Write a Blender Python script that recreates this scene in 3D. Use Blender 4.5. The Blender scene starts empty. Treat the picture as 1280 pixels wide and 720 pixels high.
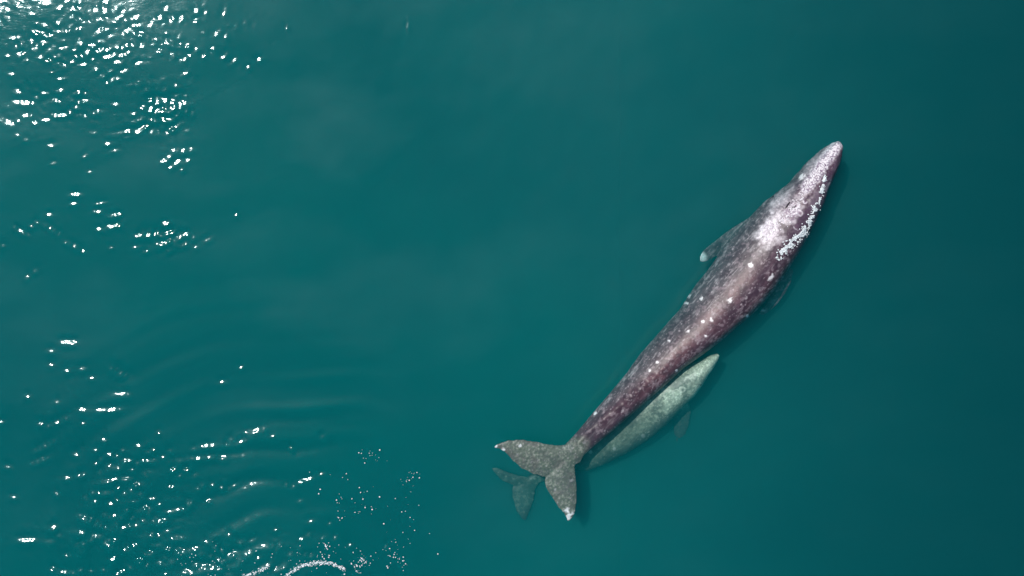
import bpy, bmesh, math
import numpy as np
from mathutils import Vector

# ------------------------------------------------------------------ camera, light, exposure
SC = bpy.context.scene
COL = SC.collection
H = 34.1                 # drone height above the mean water level
F = 1500.0                # focal length in pixels of the 1280 x 720 photograph
ZS = -1.6                # level of the turbid water; the clearer upper layer reaches z = 0

cam_data = bpy.data.cameras.new("camera")
cam = bpy.data.objects.new("camera", cam_data)
COL.objects.link(cam)
cam.location = (0, 0, H)
cam_data.sensor_width = 36.0
cam_data.lens = 36.0 * F / 1280.0
cam_data.clip_end = 6000
SC.camera = cam


def P(px, py, z=0.0):
    d = (H - z) / F
    return Vector(((px - 640) * d, (360 - py) * d, z))


MIRROR = P(40, -150, ZS)                       # where still water would mirror the sun
vm = Vector((0, 0, H)) - MIRROR
SUN = Vector((-vm.x, -vm.y, vm.z)).normalized()   # towards the sun
SUN_EL = math.asin(SUN.z)
SUN_AZ = math.atan2(SUN.x, SUN.y)

world = bpy.data.worlds.new("World")
SC.world = world
world.use_nodes = True
wn = world.node_tree.nodes
sky = wn.new("ShaderNodeTexSky")
sky.sky_type = 'NISHITA'
sky.sun_disc = False
sky.sun_elevation = SUN_EL
sky.sun_rotation = SUN_AZ
bg = wn["Background"]
bg.inputs["Strength"].default_value = 0.08
world.node_tree.links.new(sky.outputs[0], bg.inputs["Color"])

sl = bpy.data.lights.new("sun", 'SUN')
sl.energy = 4.0
sl.angle = math.radians(0.5)
sl.color = (1.0, 0.96, 0.9)
so = bpy.data.objects.new("sun", sl)
COL.objects.link(so)
so.rotation_euler = SUN.to_track_quat('Z', 'Y').to_euler()
so.location = (0, 0, 30)

SC.view_settings.view_transform = 'Standard'
SC.view_settings.look = 'None'
SC.view_settings.exposure = 0.0
SC.view_settings.gamma = 1.0
SC.view_settings.use_curve_mapping = False
SC.render.engine = 'CYCLES'
SC.cycles.use_denoising = True
SC.cycles.denoiser = 'OPENIMAGEDENOISE'
SC.cycles.max_bounces = 8
SC.cycles.volume_bounces = 2
SC.cycles.transparent_max_bounces = 8
SC.cycles.blur_glossy = 0
SC.cycles.sample_clamp_direct = 0
SC.cycles.sample_clamp_indirect = 4

# ------------------------------------------------------------------ helpers


def tag(o, label=None, cat=None, kind=None, group=None):
    if label: o["label"] = label
    if cat: o["category"] = cat
    if kind: o["kind"] = kind
    if group: o["group"] = group
    return o


def smooth(a, b, x):
    t = np.clip((x - a) / (b - a), 0, 1)
    return t * t * (3 - 2 * t)


def mesh_from(name, verts, faces, mat, parent=None, shade=True):
    me = bpy.data.meshes.new(name)
    me.from_pydata([tuple(v) for v in verts], [], [tuple(f) for f in faces])
    me.update()
    if shade:
        me.shade_smooth()
    o = bpy.data.objects.new(name, me)
    COL.objects.link(o)
    if mat: me.materials.append(mat)
    if parent: o.parent = parent
    return o


def vnoise(p, seed=0):
    """value noise of (n,3) points, in 0..1"""
    i = np.floor(p).astype(np.int64)
    f = p - i
    f = f * f * (3 - 2 * f)

    def h(x, y, z):
        n = (x * 374761393 + y * 668265263 + z * 2147483647 + seed * 974711) & 0xffffffff
        n = ((n ^ (n >> 13)) * 1274126177) & 0xffffffff
        n = (n ^ (n >> 16)) & 0xffffffff
        n = ((n ^ (n >> 15)) * 2246822519) & 0xffffffff
        return ((n ^ (n >> 13)) & 0xffffff) / float(0xffffff)
    x, y, z = i[:, 0], i[:, 1], i[:, 2]
    r = 0
    for a in (0, 1):
        for b in (0, 1):
            for c in (0, 1):
                w = (f[:, 0] if a else 1 - f[:, 0]) * (f[:, 1] if b else 1 - f[:, 1]) * (f[:, 2] if c else 1 - f[:, 2])
                r = r + w * h(x + a, y + b, z + c)
    return r


def fbm(p, seed=0, oct=4):
    r, a, s = 0, 0.5, 0
    for k in range(oct):
        r = r + a * vnoise(p * (2 ** k), seed + k)
        s += a
        a *= 0.55
    return r / s


def new_mat(name):
    m = bpy.data.materials.new(name)
    m.use_nodes = True
    nt = m.node_tree
    return m, nt, nt.nodes, nt.links, nt.nodes["Principled BSDF"]


# ------------------------------------------------------------------ water
# surface as one non-uniform sheet: fine inside the picture, coarse out to the horizon


def axis(lo, hi, step, far):
    core = np.arange(lo, hi + step / 2, step)
    out, d, x = [], step, 0.0
    while x < far:
        d *= 1.25
        x += d
        out.append(x)
    out = np.array(out)
    return np.concatenate([lo - out[::-1], core, hi + out])


def wave_height(X, Y, nx_, ny_):
    """ripple field; X, Y world coordinates on the turbid-water level"""
    rng = np.random.default_rng(7)
    dpx = F / (H - ZS)
    px, py = X * dpx + 640, 360 - Y * dpx
    inside = np.exp(-np.clip((np.hypot(X, Y) - 17) / 6, 0, None) ** 2)

    def g(cx, cy, rx, ry, a=1.0, rot=0.0):
        c, s = math.cos(math.radians(rot)), math.sin(math.radians(rot))
        u, v = (px - cx) * c + (py - cy) * s, -(px - cx) * s + (py - cy) * c
        return a * np.exp(-(u / rx) ** 2 - (v / ry) ** 2)

    def spectrum(n, wl, spread, ang0, seed, rms):
        """sum of sinusoids, slope rms = rms"""
        r = np.random.default_rng(seed)
        h = 0
        for k in range(n):
            L = wl * math.exp(r.normal(0, spread))
            a = ang0 + r.normal(0, 0.95)
            kk = 2 * math.pi / L
            amp = rms * math.sqrt(2.0 / n) * 1.0 / kk
            h = h + amp * np.sin(kk * (X * math.cos(a) + Y * math.sin(a)) + r.uniform(0, 6.283))
        return h

    # long gentle swell and wind-roughened water over the whole sheet
    h = spectrum(10, 5.0, 0.3, math.radians(100), 1, 0.008)
    h = h + spectrum(18, 1.6, 0.35, math.radians(70), 2, 0.008) * inside
    # wind ripples, stronger in the patches that glitter
    A = (g(120, 62, 190, 62, 1.0) + g(250, 45, 60, 40, .6) + g(20, 152, 42, 26, 1.0) + g(205, 132, 62, 26, .6) + g(100, 125, 60, 22, .8)
         + g(200, 200, 60, 20, .4) + g(120, 285, 130, 24, .35))
    A = A * (1 - 0.85 * g(207, 132, 30, 20))
    cl = vnoise(np.stack([px / 46.0, py / 13.0 + px / 90.0, 0 * px], 1), 4) * 0.6 + vnoise(np.stack([px / 17.0, py / 9.0, 0 * px], 1), 8) * 0.4
    band = 0.12 + 1.0 * smooth(0.44, 0.62, cl)
    amp = 0.056 * np.minimum(A, 1.5) * band
    h = h + spectrum(90, 0.26, 0.2, math.radians(60), 3, 1.0) * amp
    # rings left by the tail beat at the lower left
    cx, cy = P(375, 760, ZS).xy
    R = np.hypot(X - cx, (Y - cy) * 1.12)
    ang = np.arctan2(Y - cy, X - cx)
    env = np.exp(-((R - 5.2) / 3.6) ** 2) * (0.6 + 0.4 * np.sin(ang * 5 + R)) * smooth(520, 380, px)
    wob = 0.14 * np.sin(ang * 4 + 1) + 0.08 * np.sin(ang * 9)
    h = h + 0.028 * env * np.sin(2 * math.pi / 0.95 * (R + wob)) + 0.007 * env * np.sin(2 * math.pi / 0.52 * (R + 1.4 * wob))
    # steeper crests where the rings glitter: (px, py, length, width, direction of the crest, slope)
    crests = [(207, 133, 30, 17, -8, 1.), (185, 150, 18, 8, 5, .8), (200, 50, 20, 5, 0, .9), (215, 55, 16, 5, 4, .9), (72, 527, 16, 6, -28, 1.), (56, 557, 15, 7, -30, 1.), (50, 575, 12, 6, -22, 1.), (137, 512, 20, 5, -4, 1.),
              (152, 493, 12, 6, 0, 1.), (150, 465, 14, 9, 30, .9), (101, 562, 9, 5, -15, 1.), (278, 478, 8, 5, 0, .9), (301, 459, 5, 5, 0, .8),
              (319, 538, 16, 5, -12, 1.), (340, 545, 8, 6, 0, .9), (262, 571, 28, 6, -4, 1.), (221, 577, 12, 7, 0, .9), (260, 557, 10, 5, 0, .9),
              (300, 553, 14, 5, -25, .9), (186, 575, 10, 6, 0, .9), (155, 577, 12, 5, 0, .8), (183, 589, 9, 5, 0, .9), (157, 598, 13, 5, 0, .9),
              (133, 602, 14, 5, -8, .9), (132, 616, 12, 6, 0, .9), (235, 594, 14, 4, 0, .8), (277, 601, 9, 5, 0, .9), (291, 607, 6, 7, 60, .9),
              (383, 599, 11, 6, -15, 1.), (358, 606, 5, 4, 0, .9), (402, 592, 7, 5, 0, .8), (375, 626, 5, 4, 0, .8), (180, 625, 20, 6, -10, .9),
              (218, 638, 22, 7, -14, 1.), (168, 652, 12, 7, -35, 1.), (120, 655, 16, 10, 25, 1.), (116, 668, 20, 9, 10, 1.), (148, 682, 16, 10, 0, 1.),
              (95, 690, 16, 9, -20, 1.), (34, 675, 14, 9, 0, .6), (210, 672, 22, 9, 0, .8), (78, 715, 18, 8, 0, 1.), (290, 695, 30, 14, -20, 1.),
              (250, 712, 30, 12, -10, 1.), (330, 683, 16, 8, 0, .8), (345, 674, 6, 4, 0, .8), (85, 428, 12, 8, 0, .7), (115, 472, 5, 4, 0, .8),
              (509, 32, 3, 4, 0, .7), (295, 268, 3, 3, 0, .8), (27, 289, 12, 5, 30, 1.), (66, 287, 12, 6, 35, 1.),
              (94, 308, 16, 7, 28, 1.), (133, 288, 8, 6, 0, 1.), (150, 277, 6, 9, 60, 1.), (190, 288, 14, 9, 0, 1.), (206, 298, 22, 10, 5, 1.), (228, 294, 14, 8, -10, 1.),
              (200, 308, 14, 7, 0, 1.), (95, 243, 9, 8, 0, 1.), (92, 254, 6, 5, 0, 1.), (125, 254, 4, 8, 80, 1.), (124, 265, 4, 5, 0, 1.), (206, 201, 7, 8, 0, 1.), (225, 204, 9, 8, 0, 1.),
              (237, 186, 7, 7, 0, 1.), (228, 188, 9, 5, 0, .9), (35, 346, 6, 7, 50, 1.), (44, 338, 9, 6, -30, 1.), (107, 194, 6, 5, 50, 1.), (112, 214, 4, 4, 0, 1.),
              (295, 268, 3, 3, 0, 1.), (160, 165, 10, 14, 80, 1.), (8, 152, 14, 10, 30, 1.), (30, 128, 16, 7, 5, 1.), (70, 126, 8, 6, 0, 1.), (100, 126, 10, 6, 0, 1.),
              (75, 143, 12, 5, 0, 1.), (122, 140, 9, 6, 0, 1.), (190, 165, 24, 9, 0, 1.), (215, 152, 14, 8, 0, 1.)]
    # long bright streaks are rows of small steep facets
    for qx, qy, ln, wd, rot, s in list(crests):
        if ln >= 10:
            for u in np.arange(-ln * .75, ln * .76, 4.5):
                c_, s_ = math.cos(math.radians(rot)), math.sin(math.radians(rot))
                crests.append((qx + u * c_, qy + u * s_, 3.5, 4.5, rot, 1.))
    rc = np.random.default_rng(31)
    for cx_, cy_, rx2, ry2, n_ in [(275, 695, 75, 16, 70), (140, 668, 42, 26, 60), (225, 585, 75, 24, 34), (150, 600, 26, 22, 20), (100, 530, 50, 45, 16), (200, 635, 30, 12, 20), (370, 680, 40, 12, 12),
                                   (170, 90, 80, 45, 40), (280, 40, 45, 26, 14), (60, 150, 50, 24, 14), (209, 131, 13, 6, 110), (190, 152, 22, 8, 26), (20, 60, 22, 30, 20), (110, 55, 22, 12, 26), (165, 35, 14, 12, 18), (85, 8, 26, 8, 20), (207, 297, 18, 7, 40), (110, 285, 70, 18, 14), (225, 195, 16, 10, 8)]:
        for k in range(n_):
            qy_ = rc.normal(cy_, ry2)
            if qy_ > 722:
                qy_ = 1444 - qy_
            crests.append((rc.normal(cx_, rx2), qy_, rc.uniform(3, 7), rc.uniform(3.5, 6), rc.uniform(-35, 15), rc.uniform(.85, 1.05)))
    C = Vector((0, 0, H))
    CE = np.zeros_like(X)
    E = g(150, 665, 110, 45, .85) + g(290, 690, 120, 30, 1.15) + g(210, 585, 130, 45, .45) + g(110, 510, 90, 50, .3)
    h = h + spectrum(60, 0.24, 0.25, math.radians(80), 5, 0.085) * np.minimum(E, 1.0) * (0.25 + 0.9 * smooth(.35, .65, cl))
    AX, AY = X[:nx_], Y[::nx_]
    for n, (qx, qy, ln, wd, rot, s) in enumerate(crests):
        q, s = P(qx, qy, ZS), 1.0
        hv = ((C - q).normalized() + SUN).normalized()
        sx, sy = -hv.x / hv.z, -hv.y / hv.z          # slope the surface needs here to mirror the sun
        i0 = np.searchsorted(AY, q.y) * nx_ + np.searchsorted(AX, q.x)
        sx -= (h[i0 + 1] - h[i0 - 1]) / (X[i0 + 1] - X[i0 - 1])
        sy -= (h[i0 + nx_] - h[i0 - nx_]) / (Y[i0 + nx_] - Y[i0 - nx_])
        ln_m, wd_m = ln / dpx, max(wd, 6.0 if qy < 400 else 8.0) / dpx
        sel = np.flatnonzero((np.abs(px - qx) < 3 * ln + 30) & (np.abs(py - qy) < 3 * ln + 30))
        X0, Y0 = X[sel] - q.x, Y[sel] - q.y
        c_, s_ = math.cos(math.radians(rot)), math.sin(math.radians(rot))
        u_, v_ = (px[sel] - qx) * c_ + (py[sel] - qy) * s_, -(px[sel] - qx) * s_ + (py[sel] - qy) * c_
        e = np.exp(-(u_ / ln) ** 2 - (v_ / (max(wd, 6) * 1.4)) ** 2)
        cr = math.radians(-rot)
        nx, ny = -math.sin(cr), math.cos(cr)          # across the crest
        if nx * sx + ny * sy < 0:
            nx, ny = -nx, -ny
        kk = math.pi / (wd_m * 1.2)
        w = np.sin(kk * (X0 * nx + Y0 * ny))
        # make up the rest of the wanted slope with a wave along the crest, so it breaks into dots
        rx_, ry_ = sx - nx * (sx * nx + sy * ny), sy - ny * (sx * nx + sy * ny)
        T = math.hypot(rx_, ry_) + 0.02
        k2 = 2 * math.pi / 0.30
        tx, ty = rx_ / T, ry_ / T
        w2 = np.sin(k2 * (X0 * tx + Y0 * ty)) * (T * 1.06 / k2)
        h[sel] += e * s * (w * (1.08 * abs(sx * nx + sy * ny) / kk) + w2)
        CE[sel] = np.maximum(CE[sel], e * s)
    h = h + spectrum(50, 0.22, 0.2, math.radians(80), 6, 0.034) * CE
    return h


def water_mat():
    m, nt, n, l, b = new_mat("turbid_sea_water")
    tc = n.new("ShaderNodeTexCoord")
    # drifting plankton blooms: slightly greener and bluer water
    nz = n.new("ShaderNodeTexNoise")
    nz.inputs["Scale"].default_value = 0.10
    nz.inputs["Detail"].default_value = 5
    nz.inputs["Distortion"].default_value = 0.6
    l.new(tc.outputs["Object"], nz.inputs["Vector"])
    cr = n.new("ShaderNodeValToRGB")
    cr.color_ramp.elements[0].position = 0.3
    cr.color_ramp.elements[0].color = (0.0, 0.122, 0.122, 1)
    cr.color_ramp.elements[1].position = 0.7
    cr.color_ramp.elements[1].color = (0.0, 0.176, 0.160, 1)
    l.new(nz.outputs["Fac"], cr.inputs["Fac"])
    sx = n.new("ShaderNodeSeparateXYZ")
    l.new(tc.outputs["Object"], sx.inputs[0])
    vignette = n.new("ShaderNodeMapRange")          # lens vignette painted into the water colour: it darkens to the east
    vignette.interpolation_type = 'SMOOTHSTEP'
    vignette.inputs["From Min"].default_value = 2.0
    vignette.inputs["From Max"].default_value = 17.0
    vignette.inputs["To Min"].default_value = 1.0
    vignette.inputs["To Max"].default_value = 0.0
    l.new(sx.outputs["X"], vignette.inputs["Value"])
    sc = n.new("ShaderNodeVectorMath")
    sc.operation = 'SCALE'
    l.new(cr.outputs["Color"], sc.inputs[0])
    l.new(vignette.outputs[0], sc.inputs["Scale"])
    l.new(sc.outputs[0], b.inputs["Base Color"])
    rr = n.new("ShaderNodeMapRange")          # glassy ripples in the west, a finely ruffled dull surface in the east
    rr.interpolation_type = 'SMOOTHSTEP'
    rr.inputs["From Min"].default_value = -7.0
    rr.inputs["From Max"].default_value = 6.0
    rr.inputs["To Min"].default_value = 0.08
    rr.inputs["To Max"].default_value = 0.30
    l.new(sx.outputs["X"], rr.inputs["Value"])
    l.new(rr.outputs[0], b.inputs["Roughness"])
    b.inputs["IOR"].default_value = 1.62
    b.inputs["Subsurface Weight"].default_value = 1.0
    b.inputs["Subsurface Radius"].default_value = (0.1, 1.0, 1.0)
    b.inputs["Subsurface Scale"].default_value = 2.2
    # capillary ripples
    mp = n.new("ShaderNodeMapping")
    mp.inputs["Rotation"].default_value = (0, 0, math.radians(35))
    mp.inputs["Scale"].default_value = (1.0, 2.4, 1.0)
    l.new(tc.outputs["Object"], mp.inputs["Vector"])
    rp = n.new("ShaderNodeTexNoise")
    rp.inputs["Scale"].default_value = 7.0
    rp.inputs["Detail"].default_value = 3
    l.new(mp.outputs[0], rp.inputs["Vector"])
    bp = n.new("ShaderNodeBump")
    bp.inputs["Strength"].default_value = 1.0
    bp.inputs["Distance"].default_value = 0.0020
    l.new(rp.outputs["Fac"], bp.inputs["Height"])
    l.new(bp.outputs[0], b.inputs["Normal"])
    # unresolved ripples: a broad, weak reflection whose strength drifts with the wind
    gl = n.new("ShaderNodeBsdfGlossy")
    gl.inputs["Roughness"].default_value = 0.42
    gl.inputs["Color"].default_value = (1, 1, 1, 1)
    wz = n.new("ShaderNodeTexNoise")
    wm = n.new("ShaderNodeMapping")
    wm.inputs["Rotation"].default_value = (0, 0, math.radians(-25))
    wm.inputs["Scale"].default_value = (0.5, 1.0, 1.0)
    l.new(tc.outputs["Object"], wm.inputs["Vector"])
    l.new(wm.outputs[0], wz.inputs["Vector"])
    wz.inputs["Scale"].default_value = 0.38
    wz.inputs["Detail"].default_value = 6
    mr = n.new("ShaderNodeMapRange")
    mr.inputs["From Min"].default_value = 0.45
    mr.inputs["From Max"].default_value = 0.68
    mr.inputs["To Min"].default_value = 0.0
    mr.inputs["To Max"].default_value = 0.015
    l.new(wz.outputs["Fac"], mr.inputs["Value"])
    mx = n.new("ShaderNodeMixShader")
    l.new(mr.outputs[0], mx.inputs[0])
    l.new(b.outputs[0], mx.inputs[1])
    l.new(gl.outputs[0], mx.inputs[2])
    l.new(mx.outputs[0], n["Material Output"].inputs["Surface"])
    return m


def build_water():
    xs = axis(-17.0, 2.0, 0.04, 3.0)
    # fine on the glittering left, coarser on the calm right
    xs = np.concatenate([np.arange(-17, 0.0, 0.035), np.arange(0.0, 17, 0.10)])
    far = np.cumsum(0.1 * 1.3 ** np.arange(1, 36))
    xs = np.concatenate([-17 - far[::-1], xs, 17 + far])
    ys = np.arange(-9.6, 9.6, 0.035)
    ys = np.concatenate([-9.6 - far[::-1], ys, 9.6 + far])
    X, Y = np.meshgrid(xs, ys)
    X, Y = X.ravel(), Y.ravel()
    Z = wave_height(X, Y, len(xs), len(ys)) + ZS
    nx, ny = len(xs), len(ys)
    co = np.stack([X, Y, Z], 1).astype(np.float32)
    i = np.arange(nx * ny).reshape(ny, nx)
    q = np.stack([i[:-1, :-1], i[:-1, 1:], i[1:, 1:], i[1:, :-1]], -1).reshape(-1, 4).astype(np.int32)
    me = bpy.data.meshes.new("water")
    me.vertices.add(len(co))
    me.vertices.foreach_set("co", co.ravel())
    me.loops.add(q.size)
    me.loops.foreach_set("vertex_index", q.ravel())
    me.polygons.add(len(q))
    me.polygons.foreach_set("loop_start", np.arange(0, q.size, 4, dtype=np.int32))
    me.update(calc_edges=True)
    me.shade_smooth()
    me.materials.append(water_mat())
    o = bpy.data.objects.new("water", me)
    COL.objects.link(o)
    tag(o, "teal green open sea with sun glitter on its ripples", "water", "structure")

    # clearer upper layer, volume only
    v = 600.0
    b0, b1 = ZS - 1.0, 0.0
    vs = [(-v, -v, b0), (v, -v, b0), (v, v, b0), (-v, v, b0), (-v, -v, b1), (v, -v, b1), (v, v, b1), (-v, v, b1)]
    fs = [(3, 2, 1, 0), (4, 5, 6, 7), (0, 1, 5, 4), (1, 2, 6, 5), (2, 3, 7, 6), (3, 0, 4, 7)]
    m = bpy.data.materials.new("clear_water_layer")
    m.use_nodes = True
    nt = m.node_tree
    nt.nodes.clear()
    out = nt.nodes.new("ShaderNodeOutputMaterial")
    pv = nt.nodes.new("ShaderNodeVolumePrincipled")
    pv.inputs["Color"].default_value = (0.0, 0.195, 0.205, 1)
    pv.inputs["Density"].default_value = 0.95
    pv.inputs["Anisotropy"].default_value = 0.2
    pv.inputs["Absorption Color"].default_value = (0.25, 0.50, 0.53, 1)
    nt.links.new(pv.outputs[0], out.inputs["Volume"])
    w = mesh_from("upper_water", vs, fs, m, shade=False)
    tag(w, "clearer layer of sea water the whales swim in", "water", "structure")


build_water()

# ------------------------------------------------------------------ whales


def edge_st(pts, tip, d, r):
    a = np.array([((x - tip[0]) * d[0] + (y - tip[1]) * d[1], (x - tip[0]) * r[0] + (y - tip[1]) * r[1]) for x, y in pts])
    a[:, 0] *= -1
    return a[np.argsort(a[:, 0])]


def loft(name, tip, tail, left, right, zprof, n=90, m=40, skew=0.2, peak=1.1):
    """closed body from the two outlines; zprof: list of (s fraction, top z, bottom z)"""
    d = np.array([tip[0] - tail[0], tip[1] - tail[1]], float)
    Lp = np.hypot(*d)
    d /= Lp
    r = np.array([-d[1], d[0]])
    Lf, Rt = edge_st(left, tip, d, r), edge_st(right, tip, d, r)
    zp = np.array(zprof)
    vs, fs = [], []
    fr = 0.5 - 0.5 * np.cos(np.linspace(0.0, math.pi, n))
    fr = 0.45 * fr + 0.55 * np.linspace(0, 1, n)
    fr = 0.001 + fr * 0.999
    for k in range(n):
        s = fr[k] * Lp
        tl, tr = np.interp(s, Lf[:, 0], Lf[:, 1]), np.interp(s, Rt[:, 0], Rt[:, 1])
        zt, zb = np.interp(fr[k], zp[:, 0], zp[:, 1]), np.interp(fr[k], zp[:, 0], zp[:, 2])
        zc = 0.5 * (zt + zb)
        a = 0.5 * (tr - tl) * (H - zc) / F
        b = 0.5 * (zt - zb)
        tm = 0.5 * (tl + tr)
        cpx, cpy = tip[0] - d[0] * s + r[0] * tm, tip[1] - d[1] * s + r[1] * tm
        c = P(cpx, cpy, zc)
        for j in range(m):
            th = 2 * math.pi * j / m
            cc, ss = math.cos(th), math.sin(th)
            up = math.copysign(abs(cc) ** (peak if cc > 0 else 0.9), cc)
            off = a * ss + (skew * a * max(cc, 0) ** 2)
            vs.append((c.x + r[0] * off, c.y - r[1] * off, zc + b * up))
        if k:
            for j in range(m):
                j2 = (j + 1) % m
                fs.append(((k - 1) * m + j, (k - 1) * m + j2, k * m + j2, k * m + j))
    fs.append(tuple(range(m - 1, -1, -1)))
    fs.append(tuple(range((n - 1) * m, n * m)))
    return vs, fs


def resample(pl, n):
    pl = np.array(pl, float)
    s = np.concatenate([[0], np.cumsum(np.linalg.norm(np.diff(pl, axis=0), axis=1))])
    t = np.linspace(0, s[-1], n)
    return np.stack([np.interp(t, s, pl[:, k]) for k in range(pl.shape[1])], 1)


def blade(lead, trail, thick=0.13, n=28, m=14):
    """fin between a leading and a trailing outline of (px, py, z), lens shaped in section"""
    A, B = resample(lead, n), resample(trail, n)
    vs, fs = [], []
    for k in range(n):
        a, b = P(*A[k]), P(*B[k])
        w = (a - b).length
        t = min(thick, 0.16 * w + 0.03) * (1 - 0.55 * k / n)
        ring = [(u / m, 1) for u in range(m + 1)] + [(1 - u / m, -1) for u in range(1, m)]
        for u, sg in ring:
            q = a.lerp(b, u)
            q.z += sg * (0.018 + 0.5 * t * math.sin(math.pi * min(1, u ** 0.8)))
            vs.append(tuple(q))
        M = len(ring)
        if k:
            for j in range(M):
                j2 = (j + 1) % M
                fs.append(((k - 1) * M + j, (k - 1) * M + j2, k * M + j2, k * M + j))
    fs.append(tuple(range(M - 1, -1, -1)))
    fs.append(tuple(range((n - 1) * M, n * M)))
    return vs, fs


def fuse(name, chunks, voxel, smooth_it):
    """one continuous skin from the overlapping lofts"""
    bm = bmesh.new()
    for vs, fs in chunks:
        q = [bm.verts.new(v) for v in vs]
        for f in fs:
            bm.faces.new([q[i] for i in f])
    bmesh.ops.recalc_face_normals(bm, faces=bm.faces)
    me = bpy.data.meshes.new(name)
    bm.to_mesh(me)
    bm.free()
    o = bpy.data.objects.new(name, me)
    COL.objects.link(o)
    r = o.modifiers.new("r", 'REMESH')
    r.mode = 'VOXEL'
    r.voxel_size = voxel
    s = o.modifiers.new("s", 'SMOOTH')
    s.factor = 0.5
    s.iterations = smooth_it
    dg = bpy.context.evaluated_depsgraph_get()
    out = bpy.data.meshes.new_from_object(o.evaluated_get(dg), depsgraph=dg)
    o.modifiers.clear()
    o.data = out
    bpy.data.meshes.remove(me)
    out.name = name
    out.shade_smooth()
    return o


def arrays(o):
    me = o.data
    n = len(me.vertices)
    co = np.empty(n * 3, np.float32)
    me.vertices.foreach_get("co", co)
    no = np.empty(n * 3, np.float32)
    me.vertex_normals.foreach_get("vector", no)
    return co.reshape(-1, 3).astype(float), no.reshape(-1, 3).astype(float)


def to_px(co):
    d = F / (H - co[:, 2])
    return co[:, 0] * d + 640, 360 - co[:, 1] * d


def setcol(o, rgb, rough):
    me = o.data
    a = me.color_attributes.new("skin", 'FLOAT_COLOR', 'POINT')
    buf = np.concatenate([np.clip(rgb, 0, 1), np.clip(rough, 0, 1)[:, None]], 1).astype(np.float32)
    a.data.foreach_set("color", buf.ravel())


def skin_mat(name, bump=0.003, rough=0.46, gap=(0.13, 0.07, 0.14, 1)):
    m, nt, n, l, b = new_mat(name)
    at = n.new("ShaderNodeAttribute")
    at.attribute_name = "skin"
    tc = n.new("ShaderNodeTexCoord")
    nz = n.new("ShaderNodeTexNoise")
    nz.inputs["Scale"].default_value = 14
    nz.inputs["Detail"].default_value = 6
    nz.inputs["Roughness"].default_value = 0.65
    l.new(tc.outputs["Object"], nz.inputs["Vector"])
    hs = n.new("ShaderNodeMapRange")
    hs.inputs["From Min"].default_value = 0.3
    hs.inputs["From Max"].default_value = 0.7
    hs.inputs["To Min"].default_value = 0.72
    hs.inputs["To Max"].default_value = 1.28
    l.new(nz.outputs["Fac"], hs.inputs["Value"])
    mul = n.new("ShaderNodeVectorMath")
    mul.operation = 'SCALE'
    l.new(at.outputs["Color"], mul.inputs[0])
    l.new(hs.outputs[0], mul.inputs["Scale"])
    # encrusted skin: small pale grains with dark gaps, where the attribute's alpha says
    vo = n.new("ShaderNodeTexVoronoi")
    vo.inputs["Scale"].default_value = 17
    l.new(tc.outputs["Object"], vo.inputs["Vector"])
    vr = n.new("ShaderNodeMapRange")
    vr.inputs["From Min"].default_value = 0.25
    vr.inputs["From Max"].default_value = 0.62
    l.new(vo.outputs["Distance"], vr.inputs["Value"])
    vm_ = n.new("ShaderNodeMath")
    vm_.operation = 'MULTIPLY'
    l.new(vr.outputs[0], vm_.inputs[0])
    l.new(at.outputs["Alpha"], vm_.inputs[1])
    mc = n.new("ShaderNodeMix")
    mc.data_type = 'RGBA'
    l.new(vm_.outputs[0], mc.inputs[0])
    l.new(mul.outputs[0], mc.inputs[6])
    mc.inputs[7].default_value = gap
    l.new(mc.outputs[2], b.inputs["Base Color"])
    b.inputs["Roughness"].default_value = rough
    b.inputs["Specular IOR Level"].default_value = 0.45
    bp = n.new("ShaderNodeBump")
    bp.inputs["Distance"].default_value = bump
    bp.inputs["Strength"].default_value = 1
    l.new(nz.outputs["Fac"], bp.inputs["Height"])
    l.new(bp.outputs[0], b.inputs["Normal"])
    return m


def simple_mat(name, color, rough=0.5, scale=20.0, var=0.25, bump=0.003):
    m, nt, n, l, b = new_mat(name)
    tc = n.new("ShaderNodeTexCoord")
    nz = n.new("ShaderNodeTexNoise")
    nz.inputs["Scale"].default_value = scale
    l.new(tc.outputs["Object"], nz.inputs["Vector"])
    cr = n.new("ShaderNodeValToRGB")
    cr.color_ramp.elements[0].color = tuple(c * (1 - var) for c in color) + (1,)
    cr.color_ramp.elements[1].color = tuple(min(1, c * (1 + var)) for c in color) + (1,)
    l.new(nz.outputs["Fac"], cr.inputs["Fac"])
    l.new(cr.outputs["Color"], b.inputs["Base Color"])
    b.inputs["Roughness"].default_value = rough
    bp = n.new("ShaderNodeBump")
    bp.inputs["Distance"].default_value = bump
    l.new(nz.outputs["Fac"], bp.inputs["Height"])
    l.new(bp.outputs[0], b.inputs["Normal"])
    return m


def spots(px, py, seed, n, region, rmin, rmax, elong=1.0):
    """pale scars: soft ellipses scattered where region(px, py) says; returns the strength per vertex"""
    rng = np.random.default_rng(seed)
    out = np.zeros(len(px))
    k = tries = 0
    while k < n and tries < n * 60:
        tries += 1
        i = rng.integers(len(px))
        cx, cy = px[i] + rng.normal(0, 1), py[i] + rng.normal(0, 1)
        if rng.uniform() > region(cx, cy):
            continue
        k += 1
        r = rmin * (rmax / rmin) ** (rng.uniform() ** 2.0)
        e = rng.uniform(1, elong)
        a = rng.normal(math.radians(-48), 0.35)
        sel = np.flatnonzero((np.abs(px - cx) < r * e * 1.6) & (np.abs(py - cy) < r * e * 1.6))
        u = (px[sel] - cx) * math.cos(a) + (py[sel] - cy) * math.sin(a)
        v = -(px[sel] - cx) * math.sin(a) + (py[sel] - cy) * math.cos(a)
        dd = np.sqrt((u / (r * e)) ** 2 + (v / r) ** 2)
        s = smooth(1.25, 0.6, dd) * rng.uniform(0.35, 1.0)
        out[sel] = np.maximum(out[sel], s)
    return out


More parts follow.
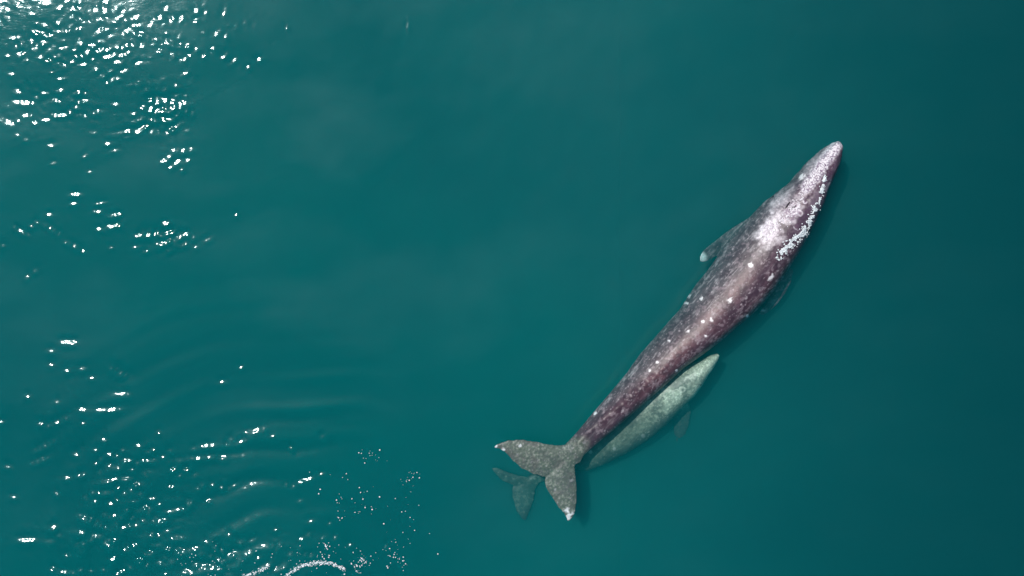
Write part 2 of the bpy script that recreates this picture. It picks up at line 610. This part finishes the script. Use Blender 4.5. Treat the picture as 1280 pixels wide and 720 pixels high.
def line_dist(px, py, pl):
    best = np.full(len(px), 1e9)
    par = np.zeros(len(px))
    acc = 0
    for (x0, y0), (x1, y1) in zip(pl[:-1], pl[1:]):
        L = math.hypot(x1 - x0, y1 - y0)
        t = np.clip(((px - x0) * (x1 - x0) + (py - y0) * (y1 - y0)) / L ** 2, 0, 1)
        d = np.hypot(px - x0 - t * (x1 - x0), py - y0 - t * (y1 - y0))
        q = d < best
        best[q] = d[q]
        par[q] = (acc + t * L)[q]
        acc += L
    return best, par


def mixc(rgb, col, w):
    return rgb * (1 - w[:, None]) + np.array(col)[None] * w[:, None]


def blobs(pts, rmin, rmax, seed, flat=0.6):
    """many small rounded lumps, one mesh"""
    rng = np.random.default_rng(seed)
    bm = bmesh.new()
    bmesh.ops.create_icosphere(bm, subdivisions=1, radius=1)
    bv = np.array([v.co[:] for v in bm.verts])
    bf = [[v.index for v in f.verts] for f in bm.faces]
    bm.free()
    V, Fc = [], []
    for q in pts:
        r = rmin * (rmax / rmin) ** rng.uniform()
        s = np.array([r * rng.uniform(.7, 1.4), r * rng.uniform(.7, 1.4), r * flat])
        a = rng.uniform(0, 6.28)
        w = bv * s * rng.uniform(0.8, 1.2, (len(bv), 1))
        w = np.stack([w[:, 0] * math.cos(a) - w[:, 1] * math.sin(a), w[:, 0] * math.sin(a) + w[:, 1] * math.cos(a), w[:, 2]], 1)
        o = len(V)
        V.extend((w + np.array(q)).tolist())
        Fc.extend([[i + o for i in f] for f in bf])
    return V, Fc


# ---- the adult
TIP, TAIL = (1048, 177), (706, 572)
LEFT = [(1046, 177), (1040, 179), (1030, 185), (1020, 193), (1009, 203), (1000, 213), (987, 228), (972, 240), (958, 250), (946, 262), (933, 276), (920, 289),
        (905, 308), (893, 327), (880, 344), (870, 356), (860, 371), (850, 387), (837, 401), (817, 424), (800, 443), (783, 467), (763, 491), (743, 514),
        (728, 532), (714, 548), (700, 562)]
RIGHT = [(1051, 179), (1052, 185), (1051, 197), (1046, 212), (1040, 226), (1034, 238), (1030, 252), (1023, 268), (1016, 283), (1007, 300), (997, 318), (984, 338),
         (968, 362), (953, 380), (938, 395), (920, 410), (900, 427), (877, 444), (853, 461), (833, 480), (803, 506), (770, 535), (745, 556), (728, 571), (712, 584)]
ZP = [(0, -.25, -.45), (.01, -.05, -.70), (.03, .04, -.85), (.08, .10, -1.05), (.15, .15, -1.25), (.22, .20, -1.4), (.27, .18, -1.5), (.33, .16, -1.6), (.42, .16, -1.65),
      (.55, .13, -1.5), (.66, .08, -1.25), (.76, .0, -1.02), (.85, -.05, -.78), (.92, -.16, -.62), (.97, -.25, -.52), (1, -.32, -.46)]
mother = bpy.data.objects.new("gray_whale", None)
COL.objects.link(mother)
mother.location = P(880, 385, -1.6)
tag(mother, "large purplish grey whale with white scars swimming at the surface", "whale")

chunks = [
    loft("b", TIP, TAIL, LEFT, RIGHT, ZP, n=130, m=56, skew=0.22, peak=1.18),
    blade([(742, 545, -0.40), (722, 548, -0.38), (705, 556, -0.36), (690, 556, -0.34), (672, 552, -0.32), (652, 549, -0.30), (635, 550, -0.29), (622, 555, -0.30), (618, 558, -0.31)],
          [(725, 578, -0.40), (700, 590, -0.40), (681, 597, -0.38), (667, 593, -0.36), (652, 586, -0.34), (641, 576, -0.32), (631, 565, -0.31), (624, 561, -0.31), (619, 560, -0.31)], 0.20),
    blade([(748, 548, -0.40), (728, 562, -0.40), (718, 580, -0.40), (721, 605, -0.38), (721, 625, -0.36), (718, 643, -0.36), (712, 651, -0.36)],
          [(700, 570, -0.40), (685, 588, -0.40), (680, 600, -0.38), (683, 611, -0.38), (689, 621, -0.37), (697, 633, -0.36), (705, 641, -0.36), (708, 647, -0.36), (709, 651, -0.36)], 0.20),
    blade([(972, 262, -0.98), (948, 264, -1.03), (924, 279, -1.03), (906, 291, -1.01), (891, 303, -0.97), (880, 312, -0.91), (875, 319, -0.83), (875, 325, -0.75)],
          [(950, 300, -1.13), (925, 302, -1.13), (908, 313, -1.13), (898, 319, -1.08), (889, 324, -1.01), (883, 327, -0.93), (879, 328, -0.85), (876, 327, -0.77)], 0.22),
    blade([(975, 320, -1.03), (992, 338, -1.03), (989, 352, -1.06), (982, 366, -1.11), (971, 381, -1.17), (960, 391, -1.21), (953, 394, -1.23)],
          [(955, 350, -1.13), (965, 358, -1.13), (962, 368, -1.15), (957, 378, -1.18), (953, 384, -1.21), (950, 389, -1.23), (948, 392, -1.23)], 0.22),
]
body = fuse("body", chunks, 0.019, 4)
co, no = arrays(body)
px, py = to_px(co)
# knuckles along the ridge of the tail stock, lumps on the snout
RIDGE = [(1046, 180), (1032, 204), (1014, 232), (996, 258), (975, 290), (958, 316), (930, 350), (900, 385), (880, 408), (860, 430), (838, 452), (820, 470), (796, 490), (768, 513), (742, 534), (722, 554), (705, 572)]
rd, rs = line_dist(px, py, RIDGE)
upw = np.clip(no[:, 2], 0, 1)
kn = np.exp(-(rd / 4.5) ** 2) * upw * smooth(330, 380, rs) * smooth(520, 490, rs)
disp = kn * (0.05 + 0.022 * np.sin(rs / 13.0 * 2 * math.pi * 0.75 + 2 * np.sin(rs / 21.0)))
disp += np.exp(-(rd / 5) ** 2) * upw * smooth(90, 60, rs) * 0.05
disp += (fbm(co * 9, 11, 3) - 0.5) * 0.035 * (0.3 + smooth(130, 60, rs))
fluke = smooth(742, 725, px) * smooth(540, 556, py)
disp += (fbm(co * 14, 15, 2) - 0.5) * 0.02 * fluke
co2 = co + no * disp[:, None]
body.data.vertices.foreach_set("co", co2.astype(np.float32).ravel())
body.data.update()

# skin colours
d = np.array([TIP[0] - TAIL[0], TIP[1] - TAIL[1]], float); d /= np.hypot(*d)
r = np.array([-d[1], d[0]])
S = -((px - TIP[0]) * d[0] + (py - TIP[1]) * d[1])
T = (px - TIP[0]) * r[0] + (py - TIP[1]) * r[1]
W = np.stack([S * 0.06, T * 0.16, co[:, 2] * 2], 1)          # stretched along the body
streak = fbm(W, 21, 4)
blot = fbm(co * 1.3, 31, 4)
fine = fbm(co * 16, 41, 3)
rgb = np.empty((len(px), 3))
rgb[:] = (0.060, 0.030, 0.045)
rgb = mixc(rgb, (0.048, 0.030, 0.048), smooth(0.40, 0.60, blot) * 0.8)
rgb = mixc(rgb, (0.13, 0.075, 0.098), smooth(0.46, 0.72, streak) * 0.55)
# warmer band beside the dorsal ridge
warm = np.exp(-((rd - 1) / 9.0) ** 2) * smooth(150, 210, rs) * smooth(430, 360, rs)
rgb = mixc(rgb, (0.17, 0.085, 0.092), warm * 0.5 * (0.5 + streak))
red = np.exp(-((rd) / 6.0) ** 2) * smooth(350, 400, rs)
rgb = mixc(rgb, (0.055, 0.028, 0.042), red * 0.7)
# grey, finely streaked left flank
side = T - np.interp(S, *edge_st(RIDGE, TIP, d, r).T)
leftf = smooth(-2, -16, side) * (1 - fluke)
rgb = mixc(rgb, (0.085, 0.085, 0.092), leftf * 0.6)
thin_streak = fbm(np.stack([S * 0.10, T * 0.55, co[:, 2] * 3], 1), 51, 3)
rgb = mixc(rgb, (0.48, 0.44, 0.46), smooth(0.52, 0.80, thin_streak) * (0.16 + 0.34 * leftf) * (1 - fluke))
# flukes: olive grey, peppered
rgb = mixc(rgb, (0.10, 0.125, 0.09), fluke * 0.92)
pep = fbm(co * 22, 61, 2)
rgb = mixc(rgb, (0.42, 0.42, 0.36), fluke * smooth(0.52, 0.70, pep) * 0.4)
rgb = mixc(rgb, (0.10, 0.09, 0.08), fluke * smooth(0.46, 0.34, fbm(co * 3, 63, 3)) * 0.6)
bl2 = fbm(co * 5.5, 35, 4)
rgb = mixc(rgb, (0.035, 0.022, 0.034), smooth(0.50, 0.36, bl2) * 0.55 * (1 - fluke))
rgb = mixc(rgb, (0.30, 0.24, 0.27), smooth(0.58, 0.70, fbm(co * 9.5, 37, 3)) * 0.40 * (1 - fluke))
rgb = mixc(rgb, (0.07, 0.085, 0.07), fluke * smooth(0.52, 0.38, fbm(co * 4.5, 39, 3)) * 0.6)
# scars
w = spots(px, py, 71, 260, lambda x, y: 0.9 if (x - 1048) * -d[0] + (y - 177) * -d[1] < 430 else 0.35, 0.5, 2.1, 1.8)
rgb = mixc(rgb, (0.60, 0.55, 0.58), w * 0.42 * upw ** .5)
w = spots(px, py, 72, 1300, lambda x, y: 1.0, 0.4, 0.9, 2.6)
rgb = mixc(rgb, (0.45, 0.39, 0.42), w * 0.5)
BIG = [(1002, 221, 5, 3.6, 0), (964, 347, 4.6, 3.2, -45), (912, 375, 4, 3, 0), (861, 370, 3.2, 2.6, 0), (858, 379, 2.6, 2, 0), (877, 374, 2.2, 2.2, 0),
       (889, 399, 2.5, 2.5, 0), (879, 402, 2, 2, 0), (860, 414, 2.2, 2, 0), (938, 331, 3.6, 2.8, -40), (882, 420, 2.4, 1.6, -40), (837, 426, 1.8, 1.8, 0),
       (822, 453, 2.2, 1.6, 0), (934, 395, 2, 2, 0), (845, 463, 2, 1.5, 0), (812, 463, 1.5, 1.5, 0), (650, 557, 2.4, 2.2, 0), (709, 638, 4.5, 4.5, 0), (711, 646, 3.5, 5, 0),
       (620, 558, 2, 2, 0), (629, 562, 3, 2, 0), (878, 322, 5, 6, 0), (952, 388, 5, 2.5, 0), (716, 641, 3, 3, 0), (744, 517, 3, 1.6, -50), (1035, 232, 8, 2.4, -62)]
for x, y, a, b_, rot in BIG:
    a, b_ = a * .78, b_ * .78
    c_, s_ = math.cos(math.radians(rot)), math.sin(math.radians(rot))
    u, v = (px - x) * c_ + (py - y) * s_, -(px - x) * s_ + (py - y) * c_
    q = smooth(1.5, 0.55, np.sqrt((u / a) ** 2 + (v / b_) ** 2) + (fine - .5) * 2.8)
    rgb = mixc(rgb, (0.82, 0.80, 0.82), q * 0.85)
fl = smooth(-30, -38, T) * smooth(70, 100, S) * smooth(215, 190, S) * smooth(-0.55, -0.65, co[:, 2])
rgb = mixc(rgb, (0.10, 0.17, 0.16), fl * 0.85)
tipf = smooth(9, 3, np.hypot(px - 877, (py - 322)))
rgb = mixc(rgb, (0.75, 0.95, 0.9), tipf * smooth(.35, .6, fine))
# pale encrusted snout ridge, head patches; the first is sun glare painted white
gran = smooth(0.40, 0.60, fbm(co * 26, 81, 2))
SN = [(1046, 181), (1038, 192), (1028, 206), (1019, 220), (1008, 234)]
sd, ss_ = line_dist(px, py, SN)
q = smooth(8.5, 4.0, sd + (fine - .5) * 5 - 1.5)
rgb = mixc(rgb, (0.86, 0.82, 0.86), q * (0.45 + 0.5 * gran))
for cx, cy, rx, ry, rot, st in [(963, 287, 13, 22, 25, 1.3), (992, 264, 11, 8, -30, .8), (975, 300, 12, 5, -20, .45), (985, 277, 9, 5, 0, .6), (1003, 243, 16, 5, -45, .45), (975, 250, 22, 7, -42, .35),
                                (947, 292, 10, 4, -45, .45), (1030, 195, 16, 5, -55, .35), (982, 262, 20, 16, -45, .35), (1015, 205, 26, 5, -50, .30), (1020, 250, 8, 14, 20, .25)]:
    c_, s_ = math.cos(math.radians(rot)), math.sin(math.radians(rot))
    u, v = (px - cx) * c_ + (py - cy) * s_, -(px - cx) * s_ + (py - cy) * c_
    q = smooth(1.35, 0.35, np.sqrt((u / rx) ** 2 + (v / ry) ** 2) + (fbm(co * 7, 91, 3) - .5) * 1.3)
    rgb = mixc(rgb, (0.84, 0.78, 0.83), np.minimum(1, q * st) * (0.6 + 0.4 * gran))
# ring shaped barnacle scars round the blowholes
for cx, cy, rr in [(994, 257, 4.2), (984, 266, 3.4), (1000, 266, 3), (990, 272, 3.2), (978, 274, 2.6), (1006, 252, 3), (996, 283, 3)]:
    dd = np.hypot((px - cx) * 1.15, py - cy) + (fbm(co * 4 + rr, 93, 2) - .5) * 5
    rgb = mixc(rgb, (0.80, 0.74, 0.80), smooth(1.5, 0.3, np.abs(dd - rr)) * 0.8 * smooth(.35, .5, fbm(co * 6, 95, 2)))
    rgb = mixc(rgb, (0.16, 0.09, 0.14), smooth(rr - .5, rr - 1.6, dd) * 0.6)
rgb = mixc(rgb, (0.07, 0.045, 0.07), smooth(6, 16, side) * smooth(150, 100, S) * 0.75)       # dark right cheek
encr = smooth(11, 4, sd) * 1.0
encr = np.maximum(encr, smooth(17, 5, np.hypot((px - 990), (py - 266))) * 0.8)
encr = np.maximum(encr, smooth(17, 6, np.hypot((px - 966), (py - 288))) * 0.45)
encr = np.maximum(encr, fluke * 0.12)
encr = np.maximum(encr, smooth(170, 60, S) * 0.25) * upw
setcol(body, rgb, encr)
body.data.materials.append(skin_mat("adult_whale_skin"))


def put(o, parent):
    """keep world place while parenting"""
    o.parent = parent
    o.matrix_parent_inverse.identity()
    off = Vector(parent.location)
    for v in o.data.vertices:
        v.co = v.co - off
    o.data.update()


def shift(o, parent):
    n = len(o.data.vertices)
    a = np.empty(n * 3, np.float32)
    o.data.vertices.foreach_get("co", a)
    a = a.reshape(-1, 3) - np.array(parent.location, np.float32)[None]
    o.data.vertices.foreach_set("co", a.ravel())
    o.data.update()
    o.parent = parent


from mathutils.bvhtree import BVHTree


def surf_finder(o):
    bm = bmesh.new(); bm.from_mesh(o.data)
    t = BVHTree.FromBMesh(bm); bm.free()
    C = Vector((0, 0, H))

    def f(x, y, z=-0.5):
        q = P(x, y, z)
        loc, nor, _i, _d = t.ray_cast(C, (q - C).normalized())
        return loc, nor
    return f


fs_m = surf_finder(body)
rng = np.random.default_rng(5)
pts = []
for (x0, y0), (x1, y1), wd, n_ in [((1047, 181), (1030, 204), 4, 130), ((1030, 204), (1012, 230), 4.2, 150), ((1012, 230), (992, 262), 5, 60), ((996, 255), (975, 280), 8, 70), ((972, 275), (955, 300), 7, 40)]:
    for k in range(n_):
        t = rng.uniform()
        x, y = x0 + (x1 - x0) * t + rng.normal(0, wd * .55), y0 + (y1 - y0) * t + rng.normal(0, wd * .55)
        loc, nor = fs_m(x, y)
        if loc is not None:
            pts.append(tuple(loc))
V, Fc = blobs(pts, 0.012, 0.034, 6, 0.9)
barn = mesh_from("barnacles", V, Fc, simple_mat("barnacle_shell", (0.72, 0.68, 0.72), 0.55, 30))
barn["kind"] = "stuff"
shift(barn, mother)


def disc_part(name, x, y, a, b, rot, f, mat, parent, z=0.012):
    loc, nor = f(x, y)
    if loc is None:
        return
    q = nor.to_track_quat('Z', 'Y')
    bm = bmesh.new()
    bmesh.ops.create_uvsphere(bm, u_segments=16, v_segments=8, radius=1)
    c_, s_ = math.cos(rot), math.sin(rot)
    X = Vector((c_, s_, 0)); X = (X - nor * X.dot(nor)).normalized(); Y = nor.cross(X)
    for v in bm.verts:
        v.co = loc + X * (v.co.x * a) + Y * (v.co.y * b) + nor * (v.co.z * z)
    me = bpy.data.meshes.new(name); bm.to_mesh(me); bm.free(); me.shade_smooth()
    o = bpy.data.objects.new(name, me); COL.objects.link(o); me.materials.append(mat)
    shift(o, parent)
    return o


dark = simple_mat("wet_dark_skin", (0.02, 0.014, 0.018), 0.3)
shift(body, mother)
disc_part("blowhole", 984.5, 256.5, 0.13, 0.028, math.radians(62), fs_m, dark, mother)
disc_part("blowhole", 990, 260.5, 0.13, 0.028, math.radians(36), fs_m, dark, mother)


def eye(x, y, f, side_dir, parent, r_=0.045):
    return disc_part("eye", x, y, r_, r_ * .8, math.radians(48), f, dark, parent, 0.03)


eye(966, 246.5, fs_m, -1, mother)

# ---- the calf
cTIP, cTAIL = (898, 443), (672, 598)
cL = [(897, 442), (892, 443), (885, 445), (877, 449), (865, 454), (850, 459), (836, 464), (822, 469), (804, 478), (785, 490), (763, 507), (741, 528), (724, 552), (708, 567), (695, 584), (675, 594)]
cR = [(899, 445), (897, 451), (892, 459), (885, 469), (878, 481), (868, 495), (854, 509), (843, 520), (832, 532), (811, 550), (785, 566), (759, 579), (735, 589), (712, 588), (695, 594), (678, 600)]
cZ = [(0, -.62, -.78), (.02, -.56, -.98), (.06, -.47, -1.14), (.14, -.42, -1.34), (.24, -.46, -1.5), (.36, -.56, -1.58), (.5, -.72, -1.62), (.65, -.86, -1.66), (.78, -1.06, -1.72), (.88, -1.27, -1.6), (.95, -1.4, -1.58), (1, -1.47, -1.57)]
calf = bpy.data.objects.new("whale_calf", None)
COL.objects.link(calf)
calf.location = P(800, 520, -1.6)
tag(calf, "small pale green mottled calf swimming deeper, under the large whale's tail", "whale")
cch = [
    loft("c", cTIP, cTAIL, cL, cR, cZ, n=90, m=40, skew=0.05, peak=1.05),
    blade([(695, 580, -1.52), (677, 593, -1.52), (662, 596, -1.50), (647, 594, -1.48), (630, 588, -1.46), (620, 584, -1.46), (615, 585, -1.47)],
          [(690, 597, -1.52), (668, 606, -1.52), (650, 608, -1.51), (640, 606, -1.50), (628, 601, -1.48), (620, 593, -1.47), (616, 588, -1.47)], 0.12),
    blade([(695, 588, -1.52), (676, 600, -1.52), (669, 612, -1.52), (667, 625, -1.52), (662, 640, -1.53), (657, 650, -1.54)],
          [(668, 592, -1.52), (648, 600, -1.52), (640, 608, -1.52), (640, 622, -1.52), (645, 638, -1.53), (653, 649, -1.54)], 0.12),
    blade([(858, 495, -1.43), (864, 515, -1.49), (861, 532, -1.57), (855, 546, -1.64), (848, 553, -1.64)],
          [(836, 510, -1.43), (841, 525, -1.53), (842, 536, -1.59), (842, 545, -1.64), (843, 552, -1.64)], 0.12),
    blade([(850, 470, -1.48), (832, 474, -1.55), (815, 484, -1.63), (806, 492, -1.64)],
          [(836, 492, -1.48), (822, 494, -1.57), (812, 496, -1.63), (806, 497, -1.64)], 0.10),
]
cbody = fuse("body", cch, 0.019, 3)
co, no = arrays(cbody)
px, py = to_px(co)
dc = np.array([cTIP[0] - cTAIL[0], cTIP[1] - cTAIL[1]], float); dc /= np.hypot(*dc)
rc = np.array([-dc[1], dc[0]])
S = -((px - cTIP[0]) * dc[0] + (py - cTIP[1]) * dc[1])
T = (px - cTIP[0]) * rc[0] + (py - cTIP[1]) * rc[1]
disp = (fbm(co * 8, 12, 3) - 0.5) * 0.02
cbody.data.vertices.foreach_set("co", (co + no * disp[:, None]).astype(np.float32).ravel())
cbody.data.update()
rgb = np.empty((len(px), 3))
rgb[:] = (0.27, 0.31, 0.25)
rgb = mixc(rgb, (0.16, 0.18, 0.16), smooth(0.45, 0.62, fbm(co * 2.2, 5, 4)) * 0.7)
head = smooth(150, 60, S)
rgb = mixc(rgb, (0.11, 0.20, 0.18), smooth(165, 235, S) * 0.9)  # tail and flukes tinted towards the water, its veil painted into the skin
vein = np.abs(fbm(co * 5, 7, 3) - 0.5)
rgb = mixc(rgb, (0.85, 0.88, 0.72), smooth(0.035, 0.0, vein) * (0.2 + 0.6 * head))
rgb = mixc(rgb, (0.74, 0.78, 0.62), smooth(0.50, 0.66, fbm(co * 11, 9, 3)) * (0.25 + 0.55 * head))
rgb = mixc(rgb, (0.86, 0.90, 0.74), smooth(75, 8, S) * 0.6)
big = fbm(co * 2.6, 19, 3)
rgb = mixc(rgb, (0.10, 0.14, 0.13), smooth(0.52, 0.40, big) * 0.65 * smooth(10, 60, S))
rgb = mixc(rgb, (0.85, 0.90, 0.74), smooth(0.56, 0.68, big) * 0.6 * head)
for cx, cy, rr in [(860, 476, 4.0), (872, 464, 4.2), (867, 470, 2.5), (884, 455, 3.0), (853, 487, 3), (846, 492, 5), (836, 493, 6)]:
    dd = np.hypot(px - cx, py - cy)
    rgb = mixc(rgb, (0.92, 0.94, 0.82), smooth(1.5, 0.3, np.abs(dd - rr) + (fbm(co * 7, 17, 2) - .5) * 3) * 0.55)
for x, y, a in [(804, 545, 2.6), (738, 565, 2.4), (768, 561, 2), (742, 549, 1.5)]:
    rgb = mixc(rgb, (0.95, 0.95, 0.9), smooth(1.3, .7, np.hypot(px - x, py - y) / a))
dk = smooth(22, 40, T + S * .02) * smooth(30, 80, S)  # dimming of the deeper flank, painted into the colour
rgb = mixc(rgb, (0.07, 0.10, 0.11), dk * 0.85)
w = spots(px, py, 75, 260, lambda x, y: 1.0, 0.5, 1.5, 1.6)
rgb = mixc(rgb, (0.8, 0.84, 0.72), w * 0.6)
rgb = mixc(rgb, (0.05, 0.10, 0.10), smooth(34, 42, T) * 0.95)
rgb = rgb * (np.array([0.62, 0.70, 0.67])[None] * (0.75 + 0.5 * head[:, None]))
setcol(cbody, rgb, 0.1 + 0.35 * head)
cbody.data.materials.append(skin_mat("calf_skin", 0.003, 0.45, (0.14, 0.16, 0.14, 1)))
fs_c = surf_finder(cbody)
shift(cbody, calf)
disc_part("eye", 876, 481, 0.03, 0.024, 0, fs_c, dark, calf, 0.02)

# ------------------------------------------------------------------ foam
foam_m = simple_mat("sea_foam", (0.80, 0.86, 0.88), 0.6, 40, 0.08)
rng = np.random.default_rng(9)

# rope of foam where the water runs off the right side of the adult's head
FL = resample([(1031, 222), (1027, 240), (1021, 256), (1016, 270), (1009, 283), (1003, 293), (993, 301), (984, 309), (978, 316), (972, 323)], 100)
pts = []
for k, (x, y) in enumerate(FL):
    u = k / 99
    wd = 0.5 + 0.9 * smooth(0, .4, u) + 1.3 * smooth(.45, .7, u) * smooth(1.05, .85, u)
    for j in range(40):
        br = (1 if j % 2 else -1) * wd * (0.35 + 0.65 * abs(math.sin(k * 0.33)))
        far_ = 1.0 if rng.uniform() < .8 else 2.6
        xx, yy = x + .78 * br + rng.normal(0, (.45 + .3 * wd) * far_), y + .6 * br + rng.normal(0, (.45 + .3 * wd) * far_)
        if vnoise(np.array([[xx * .35, yy * .35, 0.]]), 3)[0] < 0.40:
            continue
        loc, nor = fs_m(xx, yy)
        q = loc if loc is not None and loc.z > -0.75 else P(xx, yy, -0.5)
        pts.append((q.x, q.y, max(q.z, -0.6) + rng.uniform(0, .03)))
V, Fc = blobs(pts, 0.004, 0.022, 10, 0.6)
f1 = mesh_from("foam_line", V, Fc, foam_m)
tag(f1, "thin white rope of foam running down the right side of the large whale's head", "foam", "stuff")

# foam ring and scattered bubbles of the tail's footprint at the lower edge
dpx = F / (H - ZS)


def strip(pl, n, wd):
    q = resample(pl, n)
    q = q + rng.normal(0, wd, q.shape)
    return q


pp = [strip([(356, 722), (368, 712), (382, 706), (398, 703.5), (412, 704), (422, 708), (432, 712)], 420, 1.2),
      strip([(300, 722), (315, 717), (326, 713), (337, 707)], 150, 1.3),
      rng.normal((445, 706), (7, 6), (45, 2)), rng.normal((456, 702), (4, 5), (26, 2)), rng.normal((408, 690), (8, 8), (40, 2)),
      rng.normal((430, 695), (25, 12), (50, 2)), rng.normal((375, 697), (30, 10), (50, 2)),
      rng.normal((490, 698), (7, 6), (26, 2)), rng.normal((505, 665), (14, 28), (40, 2)), rng.normal((515, 600), (8, 6), (26, 2)),
      rng.normal((465, 568), (10, 5), (26, 2)), rng.normal((435, 635), (12, 8), (26, 2)), rng.normal((465, 625), (6, 10), (16, 2)),
      rng.normal((270, 700), (26, 10), (70, 2))]
for k in range(30):                         # loose bubbles strewn along the old ring
    a = rng.uniform(-0.3, 1.45)
    R_ = 150 + rng.normal(0, 14)
    pp.append(np.array([[365 + R_ * math.cos(a), 735 - R_ * math.sin(a) * 0.95]]))
arcs = np.concatenate(pp[:2])
pp = np.concatenate(pp[2:])
pp = pp[vnoise(np.stack([pp[:, 0] * .22, pp[:, 1] * .22, 0 * pp[:, 0]], 1), 12) > rng.uniform(0.25, 0.55, len(pp))]
pts = [tuple(P(x, y, 0.0)) for x, y in np.concatenate([arcs, pp])]
V, Fc = blobs(pts, 0.004, 0.021, 11, 0.5)
f2 = mesh_from("sea_foam", V, Fc, foam_m)
tag(f2, "white foam arc and scattered bubbles on the ripples at the lower left", "foam", "stuff")
